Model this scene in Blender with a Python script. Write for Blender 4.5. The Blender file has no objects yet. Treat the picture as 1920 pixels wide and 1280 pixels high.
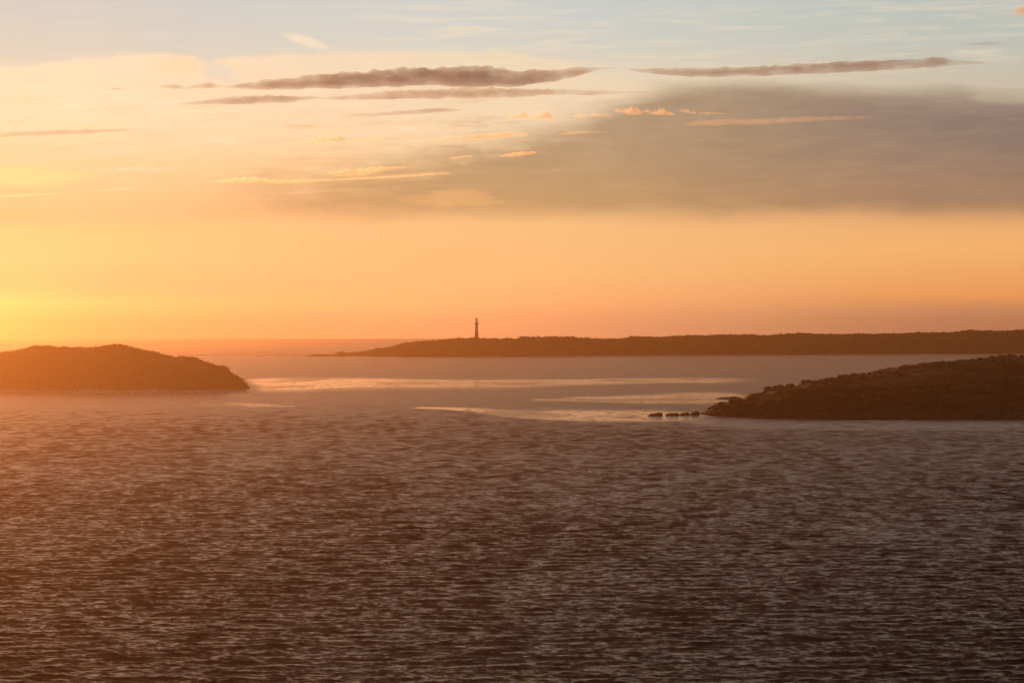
import bpy, math, random
import numpy as np
from mathutils import Vector

random.seed(7)
RNG = np.random.default_rng(11)
scene = bpy.context.scene
COL = scene.collection
R = math.radians

# ------------------------------------------------------------------ camera
CAM_H = 45.0                       # metres above the water
HFOV = R(20.0)
F = 960.0 / math.tan(HFOV / 2)     # focal length in photo pixels (1920 wide)
HOR = 600.0                        # photo row of the true horizon
cam_data = bpy.data.cameras.new('camera')
cam_data.sensor_width = 36.0
cam_data.lens = 18.0 / math.tan(HFOV / 2)
cam_data.clip_start = 1.0
cam_data.clip_end = 90000.0
cam = bpy.data.objects.new('camera', cam_data)
cam.location = (0, 0, CAM_H)
cam.rotation_euler = (math.pi / 2 - math.atan((640 - HOR) / F), 0, 0)
COL.objects.link(cam)
scene.camera = cam

SUN_AZ = R(-16.8)                  # left of the frame
SUN_EL = R(5.0)

# ------------------------------------------------------------------ render / colour management
scene.render.engine = 'CYCLES'
cy = scene.cycles
cy.max_bounces = 8
cy.diffuse_bounces = 2
cy.glossy_bounces = 3
cy.transmission_bounces = 3
cy.transparent_max_bounces = 12
cy.volume_bounces = 3
cy.use_denoising = True
try:
    cy.denoiser = 'OPENIMAGEDENOISE'
    cy.denoising_input_passes = 'RGB_ALBEDO_NORMAL'
except Exception:
    pass
cy.sample_clamp_indirect = 1.2
cy.sample_clamp_direct = 3.0
vs = scene.view_settings
vs.view_transform = 'Standard'
vs.look = 'None'
vs.exposure = 0.0
vs.gamma = 1.0
vs.use_curve_mapping = False


def lin(c):
    return tuple((v / 255 / 12.92) if v / 255 <= 0.04045 else ((v / 255 + 0.055) / 1.055) ** 2.4 for v in c)


# ------------------------------------------------------------------ tiny node language
class E:
    """wraps a node output so that arithmetic makes Math nodes"""
    def __init__(s, nt, out):
        s.nt, s.out = nt, out

    def _m(s, op, *args, clamp=False):
        n = s.nt.nodes.new('ShaderNodeMath'); n.operation = op; n.use_clamp = clamp
        for i, a in enumerate((s,) + args):
            if isinstance(a, E): s.nt.links.new(a.out, n.inputs[i])
            else: n.inputs[i].default_value = a
        return E(s.nt, n.outputs[0])

    def __add__(s, o): return s._m('ADD', o)
    def __radd__(s, o): return s._m('ADD', o)
    def __sub__(s, o): return s._m('SUBTRACT', o)
    def __rsub__(s, o): return (s * -1.0) + o
    def __mul__(s, o): return s._m('MULTIPLY', o)
    def __rmul__(s, o): return s._m('MULTIPLY', o)
    def __truediv__(s, o): return s._m('DIVIDE', o)
    def pow(s, o): return s._m('POWER', o)
    def clamp(s): return s._m('ADD', 0.0, clamp=True)

    def ss(s, a, b):
        """smoothstep: 0 at a, 1 at b (a may exceed b)"""
        n = s.nt.nodes.new('ShaderNodeMapRange'); n.interpolation_type = 'SMOOTHSTEP'
        rev = a > b if not isinstance(a, E) else False
        lo, hi = (b, a) if rev else (a, b)
        s.nt.links.new(s.out, n.inputs['Value'])
        n.inputs['From Min'].default_value = lo; n.inputs['From Max'].default_value = hi
        n.inputs['To Min'].default_value = 1.0 if rev else 0.0
        n.inputs['To Max'].default_value = 0.0 if rev else 1.0
        return E(s.nt, n.outputs['Result'])


def combine(nt, x, y, z):
    n = nt.nodes.new('ShaderNodeCombineXYZ')
    for i, a in enumerate((x, y, z)):
        if isinstance(a, E): nt.links.new(a.out, n.inputs[i])
        else: n.inputs[i].default_value = a
    return n.outputs[0]


def noise(nt, vec, scale=1.0, detail=4.0, rough=0.55, dist=0.0):
    n = nt.nodes.new('ShaderNodeTexNoise')
    nt.links.new(vec, n.inputs['Vector'])
    n.inputs['Scale'].default_value = scale
    n.inputs['Detail'].default_value = detail
    n.inputs['Roughness'].default_value = rough
    n.inputs['Distortion'].default_value = dist
    return E(nt, n.outputs['Fac'])


def ramp(nt, fac, stops, lo, hi):
    """stops: (value, sRGB colour) over lo..hi"""
    m = (fac - lo) / (hi - lo)
    n = nt.nodes.new('ShaderNodeValToRGB')
    cr = n.color_ramp
    cr.interpolation = 'LINEAR'
    while len(cr.elements) < len(stops): cr.elements.new(0.5)
    for e, (v, c) in zip(cr.elements, sorted(stops)):
        e.position = min(1, max(0, (v - lo) / (hi - lo)))
        e.color = lin(c) + (1,)
    nt.links.new(m.out, n.inputs['Fac'])
    return n.outputs['Color']


def mix(nt, fac, a, b):
    n = nt.nodes.new('ShaderNodeMix'); n.data_type = 'RGBA'
    if isinstance(fac, E): nt.links.new(fac.out, n.inputs[0])
    else: n.inputs[0].default_value = fac
    for sock, v in ((n.inputs[6], a), (n.inputs[7], b)):
        if isinstance(v, tuple): sock.default_value = lin(v) + (1,)
        else: nt.links.new(v, sock)
    return n.outputs[2]


def curve(nt, fac, pts, lo, hi, vlo, vhi):
    """float curve through pts (x, value)"""
    n = nt.nodes.new('ShaderNodeFloatCurve')
    c = n.mapping.curves[0]
    pts = sorted(pts)
    q = [((x - lo) / (hi - lo), (v - vlo) / (vhi - vlo)) for x, v in pts]
    c.points[0].location = q[0]; c.points[1].location = q[-1]
    for p in q[1:-1]: c.points.new(*p)
    n.mapping.update()
    nt.links.new(((fac - lo) / (hi - lo)).clamp().out, n.inputs['Value'])
    return E(nt, n.outputs[0]) * (vhi - vlo) + vlo


# ------------------------------------------------------------------ sky (world)
def px_az(x): return math.degrees(math.atan((x - 960) / F))
def px_el(y): return math.degrees(math.atan((HOR - y) / F))


def build_world():
    w = bpy.data.worlds.new('World')
    scene.world = w
    w.use_nodes = True
    nt = w.node_tree
    nt.nodes.clear()
    tc = nt.nodes.new('ShaderNodeTexCoord')
    sep = nt.nodes.new('ShaderNodeSeparateXYZ')
    nt.links.new(tc.outputs['Generated'], sep.inputs[0])
    X, Y, Z = (E(nt, sep.outputs[i]) for i in range(3))
    az = X._m('ARCTAN2', Y) * (180 / math.pi)          # degrees, right positive, 0 ahead
    el = Z._m('ARCSINE') * (180 / math.pi)
    # soft domain warps
    v1 = combine(nt, az * 0.35, el * 1.2, 0.0)
    n1 = noise(nt, v1, 1.0, 5, 0.55, 0.3) - 0.5
    v2 = combine(nt, az * 0.9, el * 3.2, 3.7)
    n2 = noise(nt, v2, 1.0, 6, 0.6, 0.5) - 0.5
    v3 = combine(nt, az * 0.6 + n1 * 0.5, el * 7.0 - az * 0.25, 9.1)
    n3 = noise(nt, v3, 1.0, 6, 0.6, 0.4) - 0.5

    e = el + n1 * 0.25
    LO, HI = -1.0, 7.0
    left = ramp(nt, e, [(-1, (140, 84, 66)), (0.0, (166, 112, 100)), (0.5, (204, 156, 126)), (1.2, (232, 194, 138)), (1.7, (236, 196, 136)), (2.0, (232, 184, 138)),
                        (3.0, (232, 196, 154)), (4.0, (232, 208, 178)), (4.8, (200, 202, 190)), (5.2, (172, 192, 192)),
                        (6.3, (158, 188, 198)), (7, (156, 186, 200))], LO, HI)
    midc = ramp(nt, e, [(-1, (190, 128, 96)), (0.0, (222, 164, 122)), (0.3, (240, 184, 130)), (0.9, (250, 196, 132)), (1.8, (248, 196, 134)),
                        (3.0, (246, 202, 150)), (4.0, (246, 216, 174)), (4.8, (234, 218, 192)), (5.4, (208, 212, 204)),
                        (6.3, (196, 208, 211)), (7, (192, 205, 210))], LO, HI)
    right = ramp(nt, e, [(-1, (150, 108, 92)), (0.0, (172, 124, 97)), (0.22, (200, 142, 104)), (0.5, (248, 166, 100)), (1.4, (255, 188, 116)),
                         (2.0, (240, 178, 120)), (3.0, (220, 177, 134)), (4.0, (212, 192, 164)), (4.8, (200, 196, 180)),
                         (5.4, (192, 199, 189)), (6.3, (186, 197, 194)), (7, (180, 193, 195))], LO, HI)
    low = mix(nt, az.ss(-11.5, -0.5), left, midc)
    low = mix(nt, az.ss(-1.0, 11.0), low, right)

    # --- broad veils and banks of cloud in the far sky
    # cream veil on the left, with a crisp top edge and a gap near -5.8 deg
    top = curve(nt, az, [(-14, px_el(150)), (px_az(0), px_el(132)), (px_az(180), px_el(112)), (px_az(330), px_el(103)),
                         (px_az(385), px_el(113)), (px_az(440), px_el(106)), (px_az(560), px_el(100)),
                         (px_az(760), px_el(96)), (px_az(960), px_el(96)), (px_az(1080), px_el(118)), (px_az(1160), px_el(150)),
                         (13, px_el(170))], -14, 13, 3.5, 6.0)
    v4 = combine(nt, az * 2.2 - el * 0.8, el * 5.0, 5.3)
    n4 = noise(nt, v4, 1.0, 6, 0.62, 0.6) - 0.5
    d = top - el + n2 * 0.22 + n4 * 0.16
    veil = d.ss(-0.02, 0.10) * el.ss(2.6, 4.3) * az.ss(4.5, 1.2)
    veil = veil * (n1 * 1.1 + 0.85).clamp()
    low = mix(nt, (veil * (0.85 + n2 * 0.5 + n3 * 0.45)).clamp(), low, (238, 218, 188))
    # blue hole in the veil
    hx = (az - px_az(408) - (el - px_el(135)) * -0.9) / 0.42; hy = (el - px_el(135)) / 0.30
    hole = (hx * hx + hy * hy + n4 * 2.4 + n2).ss(1.15, 0.1)
    low = mix(nt, hole * 0.5, low, (196, 204, 198))
    mott = (n2 * 1.3 + n3 * 1.6)
    zone = el.ss(2.3, 3.2) * el.ss(5.0, 4.6) * az.ss(5.0, 0.0)
    low = mix(nt, (mott.ss(0.05, 0.6) * zone * 0.75).clamp(), low, (222, 188, 152))
    low = mix(nt, (mott.ss(-0.05, -0.6) * zone * 0.7).clamp(), low, (250, 232, 200))
    # warm heart in the end of the left veil
    hx = (az - px_az(335)) / 0.55; hy = (el - px_el(128)) / 0.22
    heart = (hx * hx + hy * hy + n2 * 1.2).ss(1.3, 0.0)
    low = mix(nt, heart * 0.55, low, (250, 210, 168))
    # peach shadow layer below the veil, left
    peach = n3.ss(0.0, 0.25) * el.ss(1.6, 2.6) * el.ss(4.6, 3.4) * az.ss(2.0, -3.0)
    low = mix(nt, peach * 0.5, low, (252, 205, 150))
    # grey bank of cloud on the right
    btop = curve(nt, az, [(-14, px_el(420)), (px_az(250), px_el(372)), (px_az(520), px_el(312)), (px_az(820), px_el(262)),
                          (px_az(1000), px_el(228)), (px_az(1150), px_el(185)), (px_az(1260), px_el(158)), (px_az(1400), px_el(148)),
                          (px_az(1560), px_el(160)), (px_az(1700), px_el(163)), (px_az(1790), px_el(158)), (px_az(1860), px_el(170)), (13, px_el(200))],
                 -14, 13, 1.5, 5.5)
    lw = az.ss(4.0, -3.0)                                   # softer and more broken towards the left
    db = (btop - el + n1 * 0.4 + (n2 * 0.14) + (n2 * 0.8 + n3 * 0.9) * lw) / (lw * 1.9 + 1.0)
    bank = db.ss(-0.10, 0.36) * (el + n1 * 0.35 + n2 * 0.12).ss(1.78, 2.35) * az.ss(-9.5, -2.0)
    bankc = ramp(nt, el, [(1.5, (226, 164, 104)), (2.1, (192, 152, 108)), (3.1, (172, 146, 114)), (4.0, (165, 143, 118)), (4.7, (160, 140, 120))], 1.0, 5.2)
    bankr = ramp(nt, el, [(1.4, (206, 146, 98)), (2.1, (166, 130, 102)), (3.1, (140, 120, 109)), (4.0, (136, 120, 113)), (4.7, (156, 138, 124))], 1.0, 5.2)
    bankcol = mix(nt, az.ss(1.0, 9.0), bankc, bankr)
    low = mix(nt, (bank * (0.94 + n2 * 0.28 + n1 * 0.3 + n3 * 0.22)).clamp(), low, bankcol)
    br = (n3 * 2.4 + n2 * 1.2).ss(0.05, 0.75) * el.ss(3.1, 3.5) * el.ss(4.5, 3.9) * az.ss(-6.5, -3.0) * az.ss(3.0, 0.0)
    low = mix(nt, br * 0.55, low, (222, 182, 138))
    # pale streaks crossing the bank's upper right edge
    st = (n3 * 2.2 + 0.1).clamp() * el.ss(3.9, 4.3) * el.ss(5.3, 4.7) * az.ss(5.0, 8.0)
    low = mix(nt, st * 0.5, low, (196, 178, 152))
    st2x = (az - px_az(1900)) / 0.9; st2y = (el - px_el(190) - az * 0.02 + 0.15) / 0.16
    st2 = (st2x * st2x + st2y * st2y + n2 * 0.8).ss(1.2, 0.1)
    low = mix(nt, st2 * 0.6, low, (190, 178, 155))
    # glow patches: yellow at far left low, warm one at (850,372)
    gx = (az - px_az(30)) / 1.6; gy = (el - px_el(335)) / 0.22
    low = mix(nt, (gx * gx + gy * gy + n3).ss(1.3, 0.0) * 0.6, low, (255, 222, 150))
    gx = (az - px_az(850)) / 1.1; gy = (el - px_el(374)) / 0.18
    low = mix(nt, (gx * gx + gy * gy + n3 * 3.0 + n2).ss(1.1, 0.0) * 0.4, low, (246, 188, 120))
    # high thin cirrus
    ci = n3.ss(-0.06, 0.22) * el.ss(4.5, 5.0) * (n1 * 2 + 0.7).clamp()
    low = mix(nt, ci * (az.ss(-6.0, 0.0) * 0.45 + 0.12), low, (244, 228, 198))
    wx = (az - px_az(575) - (el - px_el(80)) * -2.2) / 0.5; wy = (el - px_el(80)) / 0.2
    wisp = (wx * wx * 2.5 + wy * wy + n2 * 1.2).ss(1.2, 0.0)
    low = mix(nt, wisp * 0.6, low, (247, 230, 198))

    # --- higher sky, outside the frame: the same overcast dusk going on to the zenith
    up = ramp(nt, el + n1 * 4.0, [(6.3, (198, 203, 202)), (7.6, (166, 150, 138)), (9.5, (120, 92, 80)), (14, (90, 67, 59)), (25, (70, 52, 47)),
                                  (45, (58, 47, 46)), (90, (50, 44, 46))], 6.3, 90.0)
    full = mix(nt, el.ss(5.9, 8.5), low, up)
    # away from the sunset the sky is dimmer and mauve
    dsun = (az - math.degrees(SUN_AZ))
    away = (dsun * (math.pi / 180))._m('COSINE')           # 1 towards the sun
    back = ramp(nt, el, [(-1, (92, 72, 68)), (4, (104, 82, 78)), (12, (100, 84, 84)), (40, (72, 65, 70)), (90, (58, 53, 58))], -1.0, 90.0)
    full = mix(nt, away.ss(0.82, -0.2), full, back)

    bg = nt.nodes.new('ShaderNodeBackground'); bg.inputs['Strength'].default_value = 1.0
    nt.links.new(full, bg.inputs['Color'])
    sky = nt.nodes.new('ShaderNodeTexSky'); sky.sky_type = 'NISHITA'; sky.sun_disc = False
    sky.sun_elevation = SUN_EL; sky.sun_rotation = SUN_AZ
    sky.dust_density = 4.0; sky.air_density = 1.0; sky.ozone_density = 1.0
    bg2 = nt.nodes.new('ShaderNodeBackground'); bg2.inputs['Strength'].default_value = 0.05
    nt.links.new(sky.outputs[0], bg2.inputs['Color'])
    msh = nt.nodes.new('ShaderNodeMixShader'); msh.inputs[0].default_value = 0.1
    nt.links.new(bg.outputs[0], msh.inputs[1]); nt.links.new(bg2.outputs[0], msh.inputs[2])
    out = nt.nodes.new('ShaderNodeOutputWorld')
    nt.links.new(msh.outputs[0], out.inputs['Surface'])
    try:
        w.cycles.sampling_method = 'NONE'      # smooth sky: the surfaces and the air find it by themselves
    except Exception:
        pass


build_world()

# ------------------------------------------------------------------ sun
sd = bpy.data.lights.new('sun', 'SUN')
sd.energy = 2.35
sd.angle = R(0.5)
sd.color = (1.0, 0.37, 0.11)
sun = bpy.data.objects.new('sun', sd)
COL.objects.link(sun)
dirv = Vector((math.sin(SUN_AZ) * math.cos(SUN_EL), math.cos(SUN_AZ) * math.cos(SUN_EL), math.sin(SUN_EL)))
sun.rotation_euler = dirv.to_track_quat('Z', 'Y').to_euler()
sun.location = (0, 0, 300)


# ------------------------------------------------------------------ helpers
def tag(o, label=None, cat=None, group=None, kind=None):
    if label: o['label'] = label
    if cat: o['category'] = cat
    if group: o['group'] = group
    if kind: o['kind'] = kind
    return o


def link(name, me, mat, parent=None, loc=(0, 0, 0)):
    if mat and not me.materials: me.materials.append(mat)
    o = bpy.data.objects.new(name, me)
    COL.objects.link(o)
    o.location = loc
    if parent: o.parent = parent
    return o


def mesh_np(name, V, quads=None, tris=None, smooth=True):
    me = bpy.data.meshes.new(name)
    V = np.ascontiguousarray(V, np.float32)
    loops, starts = [], []
    n = 0
    for arr, k in ((quads, 4), (tris, 3)):
        if arr is None or len(arr) == 0: continue
        arr = np.asarray(arr, np.int32)
        loops.append(arr.ravel()); starts.append(n + np.arange(len(arr)) * k); n += arr.size
    loops = np.concatenate(loops).astype(np.int32); starts = np.concatenate(starts).astype(np.int32)
    me.vertices.add(len(V)); me.vertices.foreach_set('co', V.ravel())
    me.loops.add(len(loops)); me.loops.foreach_set('vertex_index', loops)
    me.polygons.add(len(starts)); me.polygons.foreach_set('loop_start', starts)
    me.update(calc_edges=True)
    me.polygons.foreach_set('use_smooth', np.full(len(starts), smooth))
    me.validate()
    return me


def grid_quads(nr, nc, wrap=False):
    r = np.arange(nr - 1)[:, None]
    c = np.arange(nc if wrap else nc - 1)[None, :]
    c2 = (c + 1) % nc
    return np.stack([r * nc + c, r * nc + c2, (r + 1) * nc + c2, (r + 1) * nc + c], -1).reshape(-1, 4)


def _hash(ix, iy, seed):
    h = (ix.astype(np.int64) * 374761393 + iy.astype(np.int64) * 668265263 + seed * 1442695041) & 0xffffffff
    h = ((h ^ (h >> 13)) * 1274126177) & 0xffffffff
    return ((h ^ (h >> 16)) & 0xffff) / 65535.0


def vnoise(x, y, seed=0):
    ix, iy = np.floor(x), np.floor(y)
    fx, fy = x - ix, y - iy
    fx = fx * fx * (3 - 2 * fx); fy = fy * fy * (3 - 2 * fy)
    a, b = _hash(ix, iy, seed), _hash(ix + 1, iy, seed)
    c, d = _hash(ix, iy + 1, seed), _hash(ix + 1, iy + 1, seed)
    return (a * (1 - fx) + b * fx) * (1 - fy) + (c * (1 - fx) + d * fx) * fy - 0.5


def fbm(x, y, seed=0, oct=5, gain=0.5):
    s = np.zeros(np.broadcast(x, y).shape); a = 1.0
    for i in range(oct):
        s += a * vnoise(x, y, seed + i * 17); a *= gain; x = x * 2.03 + 5.1; y = y * 2.03 + 1.7
    return s


def sstep(a, b, x):
    t = np.clip((x - a) / (b - a), 0, 1)
    return t * t * (3 - 2 * t)


def depth_of(row):
    """distance of a water point seen at a photo row"""
    return CAM_H * F / (row - HOR)


def wx(px, D): return (px - 960.0) / F * D


# ------------------------------------------------------------------ materials
def pmat(name, color, rough=0.8, vary=0.0, scale=1.0, bump=0.0, color2=None, spec=0.3, metal=0.0, detail=6):
    m = bpy.data.materials.new(name)
    m.use_nodes = True
    nt = m.node_tree
    b = nt.nodes['Principled BSDF']
    b.inputs['Roughness'].default_value = rough
    b.inputs['Metallic'].default_value = metal
    b.inputs['Specular IOR Level'].default_value = spec
    tc = nt.nodes.new('ShaderNodeTexCoord')
    nz = noise(nt, tc.outputs['Object'], scale, detail, 0.6)
    if color2 is None: color2 = tuple(max(0, c * (1 - vary)) for c in color)
    mx = nt.nodes.new('ShaderNodeMix'); mx.data_type = 'RGBA'
    nt.links.new(nz.ss(0.35, 0.65).out, mx.inputs[0])
    mx.inputs[6].default_value = tuple(color) + (1,); mx.inputs[7].default_value = tuple(color2) + (1,)
    nt.links.new(mx.outputs[2], b.inputs['Base Color'])
    if bump:
        bp = nt.nodes.new('ShaderNodeBump'); bp.inputs['Distance'].default_value = bump
        bp.inputs['Strength'].default_value = 0.8
        nt.links.new(noise(nt, tc.outputs['Object'], scale * 3, 6, 0.65).out, bp.inputs['Height'])
        nt.links.new(bp.outputs[0], b.inputs['Normal'])
    return m


M_LAND = pmat('scrubland', (0.026, 0.018, 0.010), 0.95, scale=0.06, bump=0.3, color2=(0.040, 0.028, 0.015), spec=0.1)


def add_pale_hill(m):
    """paler tone on the hill behind the bluff, weighted by a ground attribute"""
    nt = m.node_tree; b = nt.nodes['Principled BSDF']
    src = b.inputs['Base Color'].links[0].from_socket
    at = nt.nodes.new('ShaderNodeAttribute'); at.attribute_name = 'back_pale'
    tc = nt.nodes.new('ShaderNodeTexCoord')
    n = noise(nt, tc.outputs['Object'], 0.03, 5, 0.6)
    mx = nt.nodes.new('ShaderNodeMix'); mx.data_type = 'RGBA'
    nt.links.new((E(nt, at.outputs['Fac']) * n.ss(0.30, 0.55)).out, mx.inputs[0])
    nt.links.new(src, mx.inputs[6]); mx.inputs[7].default_value = (0.095, 0.064, 0.034, 1)
    nt.links.new(mx.outputs[2], b.inputs['Base Color'])


add_pale_hill(M_LAND)
M_ROCK = pmat('sea rock', (0.022, 0.016, 0.013), 0.75, scale=0.35, bump=0.35, color2=(0.040, 0.030, 0.024), spec=0.3)
M_SCRUB = pmat('scrub leaves', (0.020, 0.014, 0.008), 0.9, scale=0.2, color2=(0.034, 0.024, 0.013), spec=0.1)
M_WHITE = pmat('white masonry paint', (0.80, 0.78, 0.74), 0.32, scale=0.6, vary=0.12, spec=0.5)
M_BAND = pmat('dark masonry band', (0.16, 0.10, 0.075), 0.7, scale=0.6, vary=0.25, bump=0.01)
M_IRON = pmat('painted iron', (0.09, 0.06, 0.05), 0.5, scale=2.0, vary=0.3)
M_STONE = pmat('plinth stone', (0.26, 0.21, 0.16), 0.85, scale=0.8, vary=0.3, bump=0.03)
M_DARKGLASS = pmat('window glass', (0.02, 0.02, 0.025), 0.1, scale=1.0, vary=0.1, spec=0.6)


def mat_lantern_glass():
    m = bpy.data.materials.new('lantern glass'); m.use_nodes = True
    nt = m.node_tree; nt.nodes.clear()
    t = nt.nodes.new('ShaderNodeBsdfTransparent'); t.inputs[0].default_value = (0.82, 0.86, 0.84, 1)
    g = nt.nodes.new('ShaderNodeBsdfGlossy'); g.inputs['Roughness'].default_value = 0.05
    fr = nt.nodes.new('ShaderNodeFresnel'); fr.inputs[0].default_value = 1.5
    x = nt.nodes.new('ShaderNodeMixShader')
    nt.links.new(fr.outputs[0], x.inputs[0]); nt.links.new(t.outputs[0], x.inputs[1]); nt.links.new(g.outputs[0], x.inputs[2])
    o = nt.nodes.new('ShaderNodeOutputMaterial'); nt.links.new(x.outputs[0], o.inputs['Surface'])
    return m


def mat_foam():
    m = bpy.data.materials.new('sea foam'); m.use_nodes = True
    nt = m.node_tree
    b = nt.nodes['Principled BSDF']
    b.inputs['Base Color'].default_value = (0.80, 0.80, 0.78, 1)
    b.inputs['Roughness'].default_value = 0.6
    tc = nt.nodes.new('ShaderNodeTexCoord')
    mp = nt.nodes.new('ShaderNodeMapping'); mp.inputs['Scale'].default_value = (0.35, 0.16, 1)
    nt.links.new(tc.outputs['Object'], mp.inputs['Vector'])
    n = noise(nt, mp.outputs[0], 1.0, 5, 0.65)
    nt.links.new(n.ss(0.40, 0.58).out, b.inputs['Alpha'])
    return m


def mat_sea():
    m = bpy.data.materials.new('sea water'); m.use_nodes = True
    nt = m.node_tree
    b = nt.nodes['Principled BSDF']
    b.inputs['Base Color'].default_value = (0.005, 0.004, 0.004, 1)
    b.inputs['IOR'].default_value = 1.333
    b.inputs['Specular IOR Level'].default_value = 0.5
    tc = nt.nodes.new('ShaderNodeTexCoord')
    at = nt.nodes.new('ShaderNodeAttribute'); at.attribute_name = 'calm'
    calm = E(nt, at.outputs['Fac'])
    mc = nt.nodes.new('ShaderNodeMapping'); mc.inputs['Scale'].default_value = (0.014, 0.036, 1)
    nt.links.new(tc.outputs['Object'], mc.inputs['Vector'])
    br = noise(nt, mc.outputs[0], 1.0, 6, 0.7)                     # the slick is broken into streaks
    calm = calm * (br + calm * 0.22).ss(0.40, 0.54)
    lf = nt.nodes.new('ShaderNodeAttribute'); lf.attribute_name = 'far'
    far = E(nt, lf.outputs['Fac'])
    mp = nt.nodes.new('ShaderNodeMapping'); mp.inputs['Scale'].default_value = (0.42, 1.0, 1)
    mp.inputs['Rotation'].default_value = (0, 0, R(6))
    nt.links.new(tc.outputs['Object'], mp.inputs['Vector'])
    fine = noise(nt, mp.outputs[0], 2.4, 4, 0.6) - 0.5            # half-metre ripples
    mid = noise(nt, mp.outputs[0], 0.42, 4, 0.6) - 0.5            # ~2 m waves, only where the mesh is coarse
    mg = nt.nodes.new('ShaderNodeMapping'); mg.inputs['Scale'].default_value = (0.006, 0.014, 1)
    nt.links.new(tc.outputs['Object'], mg.inputs['Vector'])
    gust = noise(nt, mg.outputs[0], 1.0, 4, 0.6) * 1.2 + 0.4          # wind patches
    mr = nt.nodes.new('ShaderNodeMapping'); mr.inputs['Scale'].default_value = (0.20, 0.05, 1); mr.inputs['Rotation'].default_value = (0, 0, R(4))
    nt.links.new(tc.outputs['Object'], mr.inputs['Vector'])
    grp = noise(nt, mr.outputs[0], 1.0, 5, 0.72)                   # wave groups
    calm = calm * grp.ss(0.33, 0.51)
    h = (fine * 0.20 + mid * far * 2.9) * gust * (grp.ss(0.30, 0.70) * 2.3 + 0.05)
    h = h * (1.0 - calm * 0.94)
    bp = nt.nodes.new('ShaderNodeBump'); bp.inputs['Distance'].default_value = 1.0; bp.inputs['Strength'].default_value = 1.0
    nt.links.new(h.out, bp.inputs['Height'])
    nt.links.new(bp.outputs[0], b.inputs['Normal'])
    nt.links.new(((0.17 + far * 0.07) * (1.0 - calm * 0.75)).out, b.inputs['Roughness'])
    return m


M_FOAM = mat_foam()
M_SEA = mat_sea()


# ------------------------------------------------------------------ sea
# calm, bright lanes between the waves: strength, then (column, near row, far row) down the lane
LANES = [(1.0, [(455, 709, 733), (560, 706, 734), (700, 708, 729), (900, 711, 726), (1100, 711, 722), (1300, 709, 718), (1440, 707, 713)]),
         (1.0, [(990, 748, 749), (1090, 744, 752), (1200, 740, 756), (1330, 737, 757), (1440, 737, 751)]),
         (1.0, [(775, 765, 766), (880, 765, 771), (960, 765, 784), (1080, 766, 790), (1200, 768, 790), (1300, 774, 787), (1335, 780, 785)]),
         (0.7, [(330, 752, 753), (400, 753, 760), (480, 757, 763), (580, 761, 763)]),
         (0.55, [(120, 730, 733), (300, 731, 741), (470, 727, 740)]),
         (0.5, [(1230, 785, 789), (1400, 786, 804), (1700, 788, 806), (2000, 789, 803)])]


def calm_field(X, Y):
    row = HOR + CAM_H * F / np.maximum(Y, 1.0)
    px = 960 + X / np.maximum(Y, 1.0) * F
    wob = fbm(X / 160.0, Y / 260.0, 5, 4)
    wob2 = fbm(X / 40.0, Y / 90.0, 9, 4)
    pw = px + wob * 70
    rw = row + wob * 4 + wob2 * 3
    out = np.zeros_like(X)
    for s, pts in LANES:
        p = np.array(pts, float)
        r0 = np.interp(pw, p[:, 0], p[:, 1]); r1 = np.interp(pw, p[:, 0], p[:, 2])
        c = 0.5 * (r0 + r1); hh = 0.5 * (r1 - r0) + 0.8
        w = p[-1, 0] - p[0, 0]
        a = sstep(p[0, 0], p[0, 0] + 0.03 * w, pw) * (1 - sstep(p[-1, 0] - 0.12 * w, p[-1, 0], pw))
        d = np.abs(rw - c) / hh
        out = np.maximum(out, s * a * (1 - sstep(0.55, 1.25, d)))
    out = out * (0.62 + 0.38 * sstep(-0.30, 0.10, wob2 + (out - 0.5) * 0.3))
    return np.clip(out, 0, 1)


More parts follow.
